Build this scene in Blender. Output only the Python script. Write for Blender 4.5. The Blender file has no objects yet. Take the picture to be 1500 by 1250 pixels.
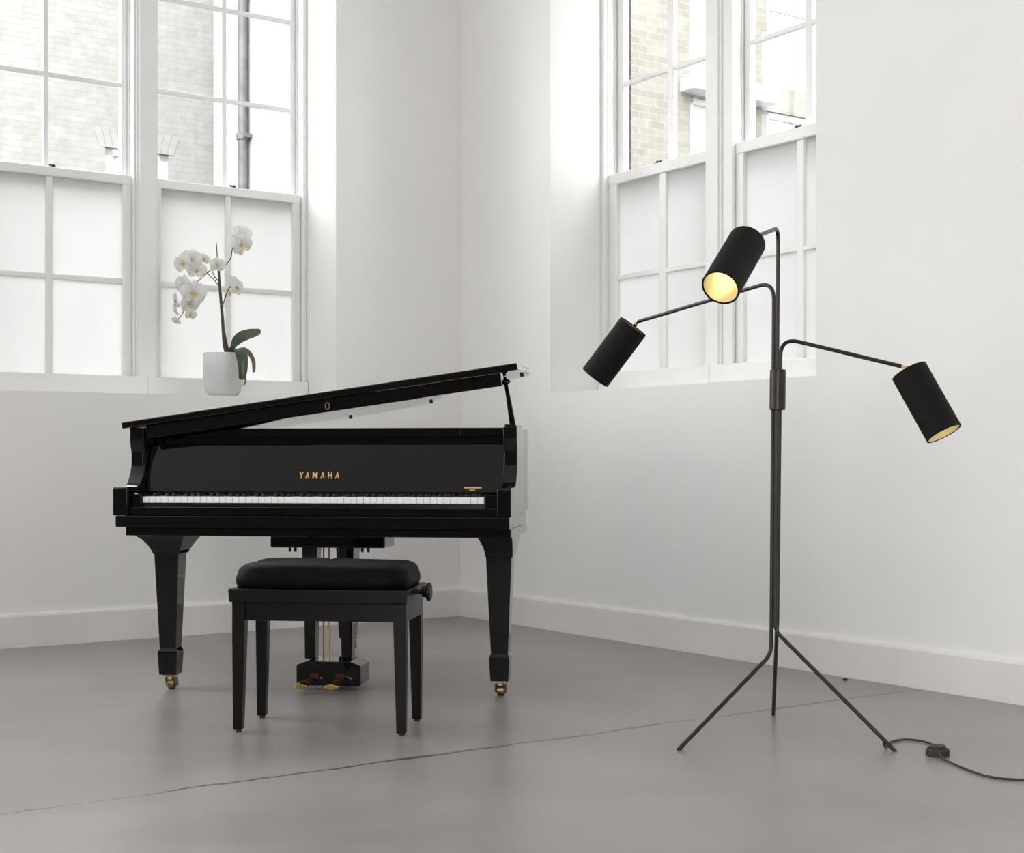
import bpy, bmesh, math, random
from mathutils import Vector, Matrix
random.seed(7)
sc = bpy.context.scene
COL = sc.collection

# ------------------------------------------------------------------ camera
H = 0.82
cam_d = bpy.data.cameras.new('camera'); cam = bpy.data.objects.new('camera', cam_d); COL.objects.link(cam)
cam.location = (0, 0, H); cam.rotation_euler = (math.pi/2, 0, 0)
cam_d.sensor_width = 36; cam_d.lens = 2150/1500*36; cam_d.shift_y = 50/1500
cam_d.clip_start = 0.05
sc.camera = cam
sc.view_settings.view_transform = 'Standard'; sc.view_settings.look = 'None'
sc.view_settings.gamma = 1; sc.view_settings.use_curve_mapping = False
sc.view_settings.exposure = 0.0
sc.cycles.max_bounces = 14; sc.cycles.diffuse_bounces = 8; sc.cycles.glossy_bounces = 6
sc.cycles.transmission_bounces = 8; sc.cycles.transparent_max_bounces = 12
sc.cycles.caustics_reflective = False; sc.cycles.caustics_refractive = False
sc.cycles.sample_clamp_indirect = 6.0
sc.cycles.use_denoising = True

# ------------------------------------------------------------------ helpers
def V(*a): return Vector(a)

class MB:
    """collects shapes in one bmesh; M maps the shape's coordinates on the way in"""
    def __init__(self, M=None, origin=None):
        self.bm = bmesh.new(); self.M = M; self.o = Vector(origin) if origin else Vector((0, 0, 0))
    def v(self, p):
        p = Vector(p)
        if self.M is not None: p = self.M @ p
        return self.bm.verts.new(p - self.o)
    def box(self, x0, x1, y0, y1, z0, z1):
        c = [self.v((x, y, z)) for z in (z0, z1) for y in (y0, y1) for x in (x0, x1)]
        for f in ((0,2,3,1),(4,5,7,6),(0,1,5,4),(2,6,7,3),(0,4,6,2),(1,3,7,5)):
            self.bm.faces.new([c[i] for i in f])
        return self
    def loft(self, rings, close=True, cap=True):
        rv = [[self.v(p) for p in r] for r in rings]
        n = len(rv[0])
        for a, b in zip(rv, rv[1:]):
            for i in range(n if close else n-1):
                j = (i+1) % n
                self.bm.faces.new((a[i], a[j], b[j], b[i]))
        if cap:
            self.bm.faces.new(rv[0][::-1]); self.bm.faces.new(rv[-1])
        return self
    def rects(self, secs):   # (z, x0, x1, y0, y1)
        return self.loft([[(x0,y0,z),(x1,y0,z),(x1,y1,z),(x0,y1,z)] for z,x0,x1,y0,y1 in secs])
    def prism(self, poly, f0, f1):   # poly of 2-D points, f0/f1 map (a,b)->3-D
        return self.loft([[f0(*p) for p in poly], [f1(*p) for p in poly]])
    def tube(self, path, r, seg=10, cap=True, radii=None):
        path = [Vector(p) for p in path]
        rings = []; up = None
        for i, p in enumerate(path):
            t = (path[min(i+1, len(path)-1)] - path[max(i-1, 0)]).normalized()
            if up is None:
                up = Vector((0,0,1)) if abs(t.z) < .9 else Vector((1,0,0))
            a = (up - t*up.dot(t)).normalized(); b = t.cross(a); up = a
            rr = radii[i] if radii else r
            rings.append([p + rr*(math.cos(2*math.pi*k/seg)*a + math.sin(2*math.pi*k/seg)*b) for k in range(seg)])
        return self.loft(rings, cap=cap)
    def lathe(self, prof, p0=(0,0,0), axis=(0,0,1), seg=32, cap=True):  # prof (r, h)
        ax = Vector(axis).normalized(); q = ax.to_track_quat('Z', 'Y'); p0 = Vector(p0)
        rings = [[p0 + q @ Vector((r*math.cos(2*math.pi*k/seg), r*math.sin(2*math.pi*k/seg), h)) for k in range(seg)] for r, h in prof]
        return self.loft(rings, cap=cap)
    def ball(self, c, rx, ry=None, rz=None, u=12, v=8):
        ry = ry or rx; rz = rz or rx
        rings = []
        for j in range(v+1):
            th = math.pi*(j if 0 < j < v else (0.02 if j == 0 else v-.02))/v
            rings.append([(c[0]+rx*math.sin(th)*math.cos(2*math.pi*k/u), c[1]+ry*math.sin(th)*math.sin(2*math.pi*k/u), c[2]-rz*math.cos(th)) for k in range(u)])
        return self.loft(rings)
    def build(self, name, mat, parent=None, bevel=0, smooth=False, seg=2, ang=40):
        bmesh.ops.recalc_face_normals(self.bm, faces=self.bm.faces)
        me = bpy.data.meshes.new(name); self.bm.to_mesh(me); self.bm.free()
        mats = mat if isinstance(mat, (list, tuple)) else [mat]
        for m in mats: me.materials.append(m)
        o = bpy.data.objects.new(name, me); COL.objects.link(o)
        if parent: o.parent = parent
        if smooth:
            for p in me.polygons: p.use_smooth = True
            try: me.set_sharp_from_angle(angle=math.radians(ang))
            except Exception: pass
        if bevel:
            b = o.modifiers.new('bevel', 'BEVEL'); b.width = bevel; b.segments = seg
            b.limit_method = 'ANGLE'; b.angle_limit = math.radians(35); b.harden_normals = False
        return o

def thing(name, label, cat, loc=(0,0,0), rz=0, group=None):
    o = bpy.data.objects.new(name, None); COL.objects.link(o)
    o.location = loc; o.rotation_euler = (0, 0, rz); o['label'] = label; o['category'] = cat
    if group: o['group'] = group
    return o
def struct(o, label=None, cat=None):
    o['kind'] = 'structure'
    if label: o['label'] = label; o['category'] = cat
    return o
def part_label(o, t): o['label'] = t; return o

def fillet(pts, radii, n=8):
    pts = [Vector(p) for p in pts]; out = [pts[0]]
    for i in range(1, len(pts)-1):
        a, b, c = pts[i-1], pts[i], pts[i+1]; r = radii[i-1]
        u = (a-b).normalized(); w = (c-b).normalized()
        ang = u.angle(w); d = min(r/math.tan(ang/2), (a-b).length*.49, (c-b).length*.49)
        p, q = b+u*d, b+w*d
        for k in range(n+1):
            t = k/n; out.append((1-t)**2*p + 2*t*(1-t)*b + t*t*q)
    out.append(pts[-1]); return out

def spline(pts, n=6):   # Catmull-Rom through the points
    P = [Vector(p) for p in pts]; out = []
    for i in range(len(P)-1):
        a, b, c, d = P[max(i-1,0)], P[i], P[i+1], P[min(i+2,len(P)-1)]
        for k in range(n):
            t = k/n
            out.append(.5*((2*b)+(c-a)*t+(2*a-5*b+4*c-d)*t*t+(3*b-a-3*c+d)*t**3))
    out.append(P[-1]); return out

# ------------------------------------------------------------------ materials
def mat(name, color, rough=.5, metal=0, spec=.5, coat=0, **kw):
    m = bpy.data.materials.new(name); m.use_nodes = True
    b = m.node_tree.nodes['Principled BSDF']
    b.inputs['Base Color'].default_value = (*color, 1); b.inputs['Roughness'].default_value = rough
    b.inputs['Metallic'].default_value = metal; b.inputs['Specular IOR Level'].default_value = spec
    b.inputs['Coat Weight'].default_value = coat
    for k, v in kw.items(): b.inputs[k.replace('_', ' ')].default_value = v
    return m
def nd(m, t, **kw):
    n = m.node_tree.nodes.new(t)
    for k, v in kw.items(): setattr(n, k, v)
    return n
def ln(m, a, b): m.node_tree.links.new(a, b)
def bsdf(m): return m.node_tree.nodes['Principled BSDF']
def add_noise(m, c0, c1, scale=6, detail=6, bump=0, bscale=None, rough=None, distort=0):
    tc = nd(m, 'ShaderNodeTexCoord'); nz = nd(m, 'ShaderNodeTexNoise'); nz.inputs['Scale'].default_value = scale
    nz.inputs['Detail'].default_value = detail; nz.inputs['Distortion'].default_value = distort
    ln(m, tc.outputs['Object'], nz.inputs['Vector'])
    r = nd(m, 'ShaderNodeValToRGB'); r.color_ramp.elements[0].position = .3; r.color_ramp.elements[1].position = .7
    r.color_ramp.elements[0].color = (*c0, 1); r.color_ramp.elements[1].color = (*c1, 1)
    ln(m, nz.outputs['Fac'], r.inputs['Fac']); ln(m, r.outputs['Color'], bsdf(m).inputs['Base Color'])
    if rough:
        mr = nd(m, 'ShaderNodeMapRange'); mr.inputs['To Min'].default_value = rough[0]; mr.inputs['To Max'].default_value = rough[1]
        ln(m, nz.outputs['Fac'], mr.inputs['Value']); ln(m, mr.outputs['Result'], bsdf(m).inputs['Roughness'])
    if bump:
        n2 = nd(m, 'ShaderNodeTexNoise'); n2.inputs['Scale'].default_value = bscale or scale; n2.inputs['Detail'].default_value = 4.2
        ln(m, tc.outputs['Object'], n2.inputs['Vector'])
        bp = nd(m, 'ShaderNodeBump'); bp.inputs['Strength'].default_value = bump; bp.inputs['Distance'].default_value = .002
        ln(m, n2.outputs['Fac'], bp.inputs['Height']); ln(m, bp.outputs['Normal'], bsdf(m).inputs['Normal'])
    return m

M = {}
M['wall'] = add_noise(mat('white wall paint', (.83,.82,.805), .6, spec=.3), (.815,.808,.795), (.845,.838,.826), 1.6, 5, .12, 9)
M['wood'] = add_noise(mat('white gloss woodwork', (.84,.835,.825), .32, spec=.45), (.82,.815,.805), (.86,.855,.845), 5, 4, .08, 30)
M['ceil'] = add_noise(mat('ceiling paint', (.85,.85,.84), .8), (.83,.83,.82), (.87,.87,.86), 3)
M['base'] = add_noise(mat('baseboard paint', (.78,.765,.75), .5, spec=.35), (.74,.725,.71), (.79,.778,.765), 4, 5, .08, 20)

def floor_mat():
    m = mat('polished concrete', (.3,.28,.27), .35, spec=.75)
    tc = nd(m, 'ShaderNodeTexCoord')
    def noise(s, det=8, dist=0, rough=.6):
        n = nd(m, 'ShaderNodeTexNoise'); n.inputs['Scale'].default_value = s; n.inputs['Detail'].default_value = det
        n.inputs['Distortion'].default_value = dist; n.inputs['Roughness'].default_value = rough
        ln(m, tc.outputs['Object'], n.inputs['Vector']); return n
    def mix(a, b, f):
        x = nd(m, 'ShaderNodeMix', data_type='RGBA')
        for s, val in ((x.inputs[6], a), (x.inputs[7], b), (x.inputs[0], f)):
            if hasattr(val, 'links'): ln(m, val, s)
            else: s.default_value = val
        return x.outputs[2]
    def ramp(src, p0, p1, c0=(0,0,0,1), c1=(1,1,1,1)):
        r = nd(m, 'ShaderNodeValToRGB'); e = r.color_ramp.elements
        e[0].position = p0; e[1].position = p1; e[0].color = c0; e[1].color = c1
        ln(m, src, r.inputs['Fac']); return r.outputs['Color']
    big = noise(1.1, 6, .6); mid = noise(5, 8, .4); fine = noise(60, 4)
    c = mix((.218,.194,.186,1), (.312,.286,.276,1), ramp(big.outputs['Fac'], .30, .70))
    c = mix(c, (.203,.190,.186,1), ramp(mid.outputs['Fac'], .52, .78, (0,0,0,1), (.40,.40,.40,1)))
    c = mix(c, (.30,.28,.272,1), ramp(fine.outputs['Fac'], .55, .8, (0,0,0,1), (.22,.22,.22,1)))
    # a cracked day joint in the slab, runs with the window wall
    sep = nd(m, 'ShaderNodeSeparateXYZ'); ln(m, tc.outputs['Object'], sep.inputs[0])
    def math_(op, a, b=None, clamp=False):
        n = nd(m, 'ShaderNodeMath', operation=op, use_clamp=clamp)
        for i, val in enumerate((a, b)):
            if val is None: continue
            if hasattr(val, 'links'): ln(m, val, n.inputs[i])
            else: n.inputs[i].default_value = val
        return n.outputs[0]
    # distance across the joint: through (1.465,5.267) with slope .7022
    nx, ny = -.7022/math.hypot(1,.7022), 1/math.hypot(1,.7022)
    d = math_('ADD', math_('MULTIPLY', sep.outputs[0], nx), math_('MULTIPLY', sep.outputs[1], ny))
    d = math_('SUBTRACT', d, nx*1.465 + ny*5.267)
    wob = noise(3.2, 5); wob2 = noise(26, 3)
    d = math_('ADD', d, math_('MULTIPLY', math_('SUBTRACT', wob.outputs['Fac'], .5), .075))
    d = math_('ADD', d, math_('MULTIPLY', math_('SUBTRACT', wob2.outputs['Fac'], .5), .014))
    d = math_('ABSOLUTE', d)
    wid = noise(2.3, 4)
    w = math_('MULTIPLY', math_('SUBTRACT', wid.outputs['Fac'], .33, True), .045)
    line = math_('SUBTRACT', 1, math_('DIVIDE', d, math_('ADD', w, .0007)), True)
    c = mix(c, (.035,.03,.028,1), math_('MULTIPLY', math_('MULTIPLY', line, 1.8, True), .92))
    ln(m, c, bsdf(m).inputs['Base Color'])
    mr = nd(m, 'ShaderNodeMapRange'); mr.inputs['To Min'].default_value = .30; mr.inputs['To Max'].default_value = .36
    ln(m, big.outputs['Fac'], mr.inputs['Value']); ln(m, mr.outputs['Result'], bsdf(m).inputs['Roughness'])
    return m
M['floor'] = floor_mat()

M['lacquer'] = mat('black piano lacquer', (.0045,.0042,.004), .03, spec=.10, coat=1.0, Coat_Roughness=.015, Coat_IOR=1.34)
add_noise(M['lacquer'], (.004,.0038,.0036), (.0055,.005,.0048), 20)
M['satin'] = add_noise(mat('black satin lacquer', (.005,.0047,.0044), .24, spec=.3), (.0045,.0042,.004), (.006,.0056,.0053), 12, 4, .05, 60)
M['ivory'] = add_noise(mat('white key plastic', (.92,.92,.91), .2), (.91,.91,.90), (.935,.935,.93), 30)
M['ebony'] = add_noise(mat('black key plastic', (.006,.006,.006), .3), (.005,.005,.005), (.008,.008,.008), 30)
M['brass'] = add_noise(mat('brass', (.72,.52,.24), .22, 1), (.66,.47,.21), (.78,.57,.28), 25, 4, rough=(.16,.3))
M['oldbrass'] = add_noise(mat('dull brass', (.30,.22,.13), .38, 1), (.22,.16,.09), (.38,.285,.17), 40, 4, rough=(.3,.46))
M['gold'] = add_noise(mat('gold lettering', (.80,.53,.19), .35, .6), (.76,.5,.17), (.85,.57,.22), 60)
M['plate'] = add_noise(mat('gold iron plate', (.42,.30,.14), .4, .5), (.38,.27,.12), (.46,.33,.16), 20)
M['felt'] = add_noise(mat('dark red felt', (.04,.008,.008), .9), (.03,.006,.006), (.055,.011,.011), 90)
M['rubber'] = add_noise(mat('black rubber', (.02,.02,.02), .6), (.016,.016,.016), (.026,.026,.026), 40)
m = mat('black hide', (.003,.003,.003), .45, spec=.06, Sheen_Weight=.0, Sheen_Roughness=.4); M['hide'] = m
tc = nd(m, 'ShaderNodeTexCoord'); mp = nd(m, 'ShaderNodeMapping'); mp.inputs['Scale'].default_value = (60, 260, 120)
nz = nd(m, 'ShaderNodeTexNoise'); nz.inputs['Scale'].default_value = 1.5; nz.inputs['Detail'].default_value = 4.2
ln(m, tc.outputs['Object'], mp.inputs[0]); ln(m, mp.outputs[0], nz.inputs['Vector'])
bp = nd(m, 'ShaderNodeBump'); bp.inputs['Strength'].default_value = .5; bp.inputs['Distance'].default_value = .003
ln(m, nz.outputs['Fac'], bp.inputs['Height']); ln(m, bp.outputs['Normal'], bsdf(m).inputs['Normal'])

M['bronze'] = add_noise(mat('dark bronze tube', (.036,.031,.028), .36, .6), (.031,.027,.024), (.042,.037,.033), 30, 4, rough=(.3,.44))
M['shade'] = add_noise(mat('black fabric shade', (.006,.005,.005), .7, spec=.16), (.0055,.0047,.0044), (.0075,.0065,.006), 8, 3, .2, 700)
m = M['liner'] = mat('gold shade lining', (.86,.76,.42), .38, .35)
tc = nd(m, 'ShaderNodeTexCoord'); wv = nd(m, 'ShaderNodeTexNoise'); wv.inputs['Scale'].default_value = 45; wv.inputs['Detail'].default_value = 5
ln(m, tc.outputs['Object'], wv.inputs['Vector'])
r = nd(m, 'ShaderNodeValToRGB'); r.color_ramp.elements[0].color = (.74,.66,.38,1); r.color_ramp.elements[1].color = (.92,.88,.64,1)
ln(m, wv.outputs['Fac'], r.inputs['Fac']); ln(m, r.outputs['Color'], bsdf(m).inputs['Base Color'])
m = M['bulb'] = mat('lit bulb', (1,.9,.7), .3)
bsdf(m).inputs['Emission Color'].default_value = (1,.88,.60,1); bsdf(m).inputs['Emission Strength'].default_value = 4.2
M['cordm'] = add_noise(mat('black flex', (.02,.018,.017), .5), (.016,.015,.014), (.026,.023,.022), 50)

def glass_clear():
    m = bpy.data.materials.new('clear window glass'); m.use_nodes = True; nt = m.node_tree; nt.nodes.remove(bsdf(m))
    out = nt.nodes['Material Output']
    tr = nd(m, 'ShaderNodeBsdfTransparent'); tr.inputs[0].default_value = (.975,.985,.98,1)
    gl = nd(m, 'ShaderNodeBsdfGlossy'); gl.inputs['Roughness'].default_value = .01
    fr = nd(m, 'ShaderNodeFresnel'); fr.inputs['IOR'].default_value = 1.35
    ge = nd(m, 'ShaderNodeNewGeometry'); mt = nd(m, 'ShaderNodeMath', operation='SUBTRACT'); mt.inputs[0].default_value = 1; ln(m, ge.outputs['Backfacing'], mt.inputs[1])
    m2 = nd(m, 'ShaderNodeMath', operation='MULTIPLY'); ln(m, fr.outputs[0], m2.inputs[0]); ln(m, mt.outputs[0], m2.inputs[1])
    mx = nd(m, 'ShaderNodeMixShader'); ln(m, m2.outputs[0], mx.inputs[0]); ln(m, tr.outputs[0], mx.inputs[1]); ln(m, gl.outputs[0], mx.inputs[2])
    ln(m, mx.outputs[0], out.inputs[0]); return m
def glass_frost():
    m = bpy.data.materials.new('frosted window glass'); m.use_nodes = True; nt = m.node_tree; nt.nodes.remove(bsdf(m))
    out = nt.nodes['Material Output']
    tc = nd(m, 'ShaderNodeTexCoord'); nz = nd(m, 'ShaderNodeTexNoise'); nz.inputs['Scale'].default_value = 2.5; nz.inputs['Detail'].default_value = 4
    ln(m, tc.outputs['Object'], nz.inputs['Vector'])
    r = nd(m, 'ShaderNodeValToRGB'); r.color_ramp.elements[0].color = (.590,.590,.583,1); r.color_ramp.elements[1].color = (.645,.645,.637,1)
    ln(m, nz.outputs['Fac'], r.inputs['Fac'])
    tl = nd(m, 'ShaderNodeBsdfTranslucent'); ln(m, r.outputs['Color'], tl.inputs[0])
    gl = nd(m, 'ShaderNodeBsdfGlossy'); gl.inputs['Roughness'].default_value = .35
    mx = nd(m, 'ShaderNodeMixShader'); mx.inputs[0].default_value = .05
    ln(m, tl.outputs[0], mx.inputs[1]); ln(m, gl.outputs[0], mx.inputs[2]); ln(m, mx.outputs[0], out.inputs[0]); return m
M['clear'] = glass_clear(); M['frost'] = glass_frost()

def brick_mat(name, c1, c2, mortar, course=.075, blen=.225, joint=.011, rot=0, u0=0):
    m = mat(name, c1, .85, spec=.2)
    tc = nd(m, 'ShaderNodeTexCoord'); mp = nd(m, 'ShaderNodeMapping')
    mp.inputs['Rotation'].default_value = (0, 0, rot)
    ln(m, tc.outputs['Object'], mp.inputs[0])
    sp = nd(m, 'ShaderNodeSeparateXYZ'); ln(m, mp.outputs[0], sp.inputs[0])
    cb = nd(m, 'ShaderNodeCombineXYZ'); ln(m, sp.outputs[0], cb.inputs[0]); ln(m, sp.outputs[2], cb.inputs[1])
    br = nd(m, 'ShaderNodeTexBrick'); ln(m, cb.outputs[0], br.inputs['Vector'])
    br.inputs['Scale'].default_value = 1; br.inputs['Brick Width'].default_value = blen; br.inputs['Row Height'].default_value = course
    br.inputs['Mortar Size'].default_value = joint/2; br.inputs['Mortar Smooth'].default_value = .2; br.inputs['Bias'].default_value = 0
    br.inputs['Color1'].default_value = (*c1, 1); br.inputs['Color2'].default_value = (*c2, 1); br.inputs['Mortar'].default_value = (*mortar, 1)
    nz = nd(m, 'ShaderNodeTexNoise'); nz.inputs['Scale'].default_value = 9; nz.inputs['Detail'].default_value = 8
    ln(m, tc.outputs['Object'], nz.inputs['Vector'])
    mx = nd(m, 'ShaderNodeMix', data_type='RGBA', blend_type='MULTIPLY'); mx.inputs[0].default_value = .5
    r = nd(m, 'ShaderNodeValToRGB'); r.color_ramp.elements[0].position = .3; r.color_ramp.elements[1].position = .62
    r.color_ramp.elements[0].color = (.76,.74,.70,1); r.color_ramp.elements[1].color = (1,1,1,1)
    ln(m, nz.outputs['Fac'], r.inputs['Fac']); ln(m, br.outputs['Color'], mx.inputs[6]); ln(m, r.outputs['Color'], mx.inputs[7])
    ln(m, mx.outputs[2], bsdf(m).inputs['Base Color'])
    return m

# ------------------------------------------------------------------ room frame
PH = math.radians(35)
C0 = Vector((-0.2709, 7.7665, 0))
uL = Vector((-math.cos(PH), -math.sin(PH), 0)); uR = Vector((math.sin(PH), -math.cos(PH), 0)); Z = Vector((0,0,1))
def frame(t, n, o=C0):
    m = Matrix(((t.x, n.x, 0, o.x), (t.y, n.y, 0, o.y), (0, 0, 1, 0), (0, 0, 0, 1))); return m
FL = frame(uL, -uR)    # (along left wall, outward, z)
FR = frame(uR, -uL)
S1, R1, CE = 8.2, 12.4, 4.0
FBk = frame(uR, uL, C0 + uL*S1)       # wall facing the right wall
FFr = frame(uL, uR, C0 + uR*R1)       # wall facing the left wall, behind the camera

def wall_boxes(mb, length, openings, n0=0.0, n1=.45, top=CE, start=-.45):
    """openings: (t0,t1,z0,z1) sorted"""
    t = start
    for a, b, z0, z1 in openings:
        mb.box(t, a, n0, n1, 0, top)
        mb.box(a, b, n0, n1, 0, z0); mb.box(a, b, n0, n1, z1, top)
        t = b
    mb.box(t, length, n0, n1, 0, top)

SL, SR = 1.128, 1.149     # window board heights
HEAD = 3.72
WL = (.744, 2.51); WR = (.795, 2.53)
RX = [(4.3, 6.0)]; FX = [(.8, 2.6)]  # unseen openings added for fill lights in the right and rear walls
LX = [(3.3, 5.0), (5.6, 7.3)]       # further left wall windows, assumed out of frame to hold fill lights
mb = MB(FL); wall_boxes(mb, S1, [(*WL, SL, HEAD)] + [(a, b, SL, HEAD) for a, b in LX], start=0)
struct(mb.build('wall_left', M['wall']), 'white painted wall with the window the orchid stands in', 'wall')
mb = MB(FR); wall_boxes(mb, R1, [(*WR, SR, HEAD)] + [(a, b, SR, HEAD) for a, b in RX], start=0)
struct(mb.build('wall_right', M['wall']), 'white painted wall on the right behind the floor lamp', 'wall')
BX = [(.3, 2.0), (2.2, 3.95), (8.75, 10.3), (10.5, 12.1)]  # openings in the unseen far wall, placed for the fill lights
mb = MB(FBk); wall_boxes(mb, R1, [(a, b, .12, HEAD) for a, b in BX], start=0)
M['dark'] = add_noise(mat('dark grey paint for reflections', (.12,.115,.11), .7, spec=.3), (.11,.105,.10), (.13,.125,.12), 2)  # unseen walls made dark to keep the piano's reflections dark
struct(mb.build('wall_back', M['dark']), 'dark grey wall out of frame, facing the wall behind the floor lamp', 'wall')
mb = MB(FFr); wall_boxes(mb, S1, [(a, b, .12, HEAD) for a, b in FX], start=0)
struct(mb.build('wall_front', M['dark']), 'dark grey wall out of frame behind the viewer', 'wall')

mb = MB()
P = [C0, C0+uL*S1, C0+uL*S1+uR*R1, C0+uR*R1]
mb.loft([[p + Vector((0,0,-.15)) for p in P], [p for p in P]])
fl = struct(mb.build('floor', M['floor']), 'grey polished concrete floor with a cracked joint', 'floor')
mb = MB(); mb.loft([[p + Vector((0,0,CE)) for p in P], [p + Vector((0,0,CE+.15)) for p in P]])
struct(mb.build('ceiling', M['ceil']), 'white ceiling above the frame', 'ceiling')

def skirting(F, length, name, label):
    mb = MB(F)
    prof = [(0,0),(-.018,0),(-.018,.136),(-.014,.146),(-.004,.149),(0,.149)]
    mb.prism(prof, lambda n, z: (0, n, z), lambda n, z: (length, n, z))
    return struct(mb.build(name, M['base'], bevel=.001), label, 'baseboard')
skirting(FL, S1, 'baseboard_left', 'white baseboard along the wall under the orchid window')
skirting(FR, R1, 'baseboard_right', 'white baseboard along the wall behind the floor lamp')

# ------------------------------------------------------------------ sash windows
def sash_window(name, F, op, sill, bottom, midz, meet, umid, sashes, mull, label, riser_gap):
    """sashes: for each half ((t0, [(g0,g1),(g2,g3)], t1))"""
    t0, t1 = op
    root = bpy.data.objects.new(name, None); COL.objects.link(root)
    root.location = F @ Vector(((t0+t1)/2, .33, sill)); o = root.location
    struct(root, label, 'window')
    N = lambda: MB(F, o)
    # box frame: jambs, head, mullion box, beads
    mb = N()
    sA, sB = sashes
    mb.box(t0-.05, sA[0]-.0015, .335, .445, sill, HEAD); mb.box(sB[2]+.0015, t1+.05, .335, .445, sill, HEAD)
    mb.box(t0-.05, t1+.05, .335, .445, HEAD-.03, HEAD+.05); mb.box(t0-.05, t1+.05, .335, .47, sill-.05, sill+.01)
    mb.box(sA[2]+.0015, sB[0]-.0015, .335, .445, sill, HEAD)
    mb.box(sA[2]+.0015, mull[0]-.0002, .318, .3349, sill, HEAD-.03) if sA[2] < mull[0]-.003 else None
    if sB[0] > mull[1]+.003: mb.box(mull[1]+.0004, sB[0]+.004, .318, .3349, sill, HEAD-.03)
    mb.build('window_frame', M['wood'], root, bevel=.002)
    mb = N()
    mb.box(mull[0], mull[1], .308, .3349, sill+.0, HEAD-.03)
    mb.box(mull[0]+.012, mull[1]-.012, .300, .308, sill+.0, HEAD-.03)
    mb.build('mullion', M['wood'], root, bevel=.003)
    mb = N()
    for a in (t0+.002, t1-.024): mb.box(a, a+.022, .314, .3349, sill, HEAD-.03)
    mb.build('staff_bead', M['wood'], root, bevel=.004)
    mb = N()
    for a in (sA[0]-.0015, sB[2]-.0085, sA[2]-.0085, sB[0]-.0015): mb.box(a, a+.010, .3825, .3865, meet[1]+.006, HEAD-.06)
    mb.build('parting_bead', M['wood'], root, bevel=.001)
    # window board upstand below the sashes
    for a, b in ((t0+.004, riser_gap[0]), (riser_gap[1], t1-.004)):
        mb = N(); mb.box(a, b, .292, .3135, sill+.0005, bottom); mb.build('window_board_upstand', M['wood'], root, bevel=.003)
    mb = N(); mb.box(t0+.001, t1-.001, .004, .3135, sill-.024, sill+.0004); mb.build('window_sill', M['wood'], root, bevel=.004)
    for (a0, gl, a1) in sashes:
        g = [x for pr in gl for x in pr]
        # lower sash
        mb = N()
        n0, n1 = .342, .381
        mb.box(a0, g[0], n0, n1, sill+.012, meet[1]-.004); mb.box(g[3], a1, n0, n1, sill+.012, meet[1]-.004)
        mb.box(a0, a1, n0, n1, sill+.012, bottom+.004)
        mb.box(a0-.001, a1+.001, n0-.004, n1+.004, meet[0], meet[1])
        mb.box(g[1], g[2], n0+.006, n1-.006, bottom, meet[0])
        mb.box(g[0], g[3], n0+.008, n1-.008, midz[0], midz[1])
        ls = mb.build('lower_sash', M['wood'], root, bevel=.005)
        mb = N(); mb.box(a0+.01, a1-.01, .362, .366, sill+.03, meet[0]+.01)
        part_label(mb.build('frosted_glass', M['frost'], ls), 'frosted glass panes')
        # sash fastener on the meeting rail
        mb = N(); tm = (a0+a1)/2 - .03
        mb.box(tm-.015, tm+.015, .350, .370, meet[1], meet[1]+.004)
        mb.tube([Vector((tm-.012, .36, meet[1]+.009)), Vector((tm+.018, .366, meet[1]+.012))], .0035, 8)
        mb.lathe([(.007,0),(.007,.007),(.004,.011)], (tm-.003, .36, meet[1]+.004), (0,0,1), 12)
        part_label(mb.build('sash_fastener', M['bronze'], ls), 'dark metal sash fastener')
        # upper sash, outer track
        mb = N()
        n0, n1 = .392, .431; ztop = HEAD-.03
        mb.box(a0, g[0]-.01, n0, n1, meet[0], ztop); mb.box(g[3]+.01, a1, n0, n1, meet[0], ztop)
        mb.box(a0, a1, n0, n1, ztop-.05, ztop); mb.box(a0, a1, n0-.006, n1, meet[0]+.002, meet[1]-.004)
        mb.box(g[1]+.002, g[2]-.002, n0+.006, n1-.006, meet[0], ztop-.04)
        zz = [umid, umid+.46]
        for z in zz: mb.box(g[0]-.012, g[3]+.012, n0+.007, n1-.007, z, z+.022)
        us = mb.build('upper_sash', M['wood'], root, bevel=.005)
        mb = N(); mb.box(a0+.01, a1-.01, .410, .414, meet[0]+.02, ztop-.02)
        part_label(mb.build('clear_glass', M['clear'], us), 'clear glass panes')
    return root

sash_window('window_1', FL, WL, SL, 1.225, (1.672,1.697), (2.152,2.196), 2.632,
    [(.765, [(.812,1.152),(1.182,1.520)], 1.566), (1.668, [(1.716,2.052),(2.083,2.42)], 2.485)],
    (1.553, 1.660), 'white double sash window with frosted lower panes, orchid on its sill', (1.61, 1.611))
sash_window('window_2', FR, WR, SR, 1.250, (1.712,1.736), (2.186,2.238), 2.680,
    [(.822, [(.884,1.196),(1.243,1.545)], 1.585), (1.722, [(1.772,2.088),(2.130,2.44)], 2.500)],
    (1.562, 1.665), 'white double sash window with frosted lower panes behind the floor lamp', (1.598, 1.63))

# added window panels in the unseen walls: plain white backing behind the fill lights
wi = 3
for F, ops, z0 in ((FL, LX, SL), (FBk, BX, .12), (FR, RX, SR), (FFr, FX, .12)):
    for a, b in ops:
        mb = MB(F); mb.box(a-.02, b+.02, .30, .33, z0-.02, HEAD+.02)
        nth = ('first','second','third','fourth')[ops.index((a, b))]; where = ('left wall beyond the orchid window' if F is FL else 'dark far wall' if F is FBk else 'right wall beyond the lamp window' if F is FR else 'dark wall behind the viewer')
        struct(mb.build('window_%d' % wi, M['wood']), '%s added out of frame window panel behind a fill light, %s' % (nth, where), 'window'); wi += 1
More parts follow.
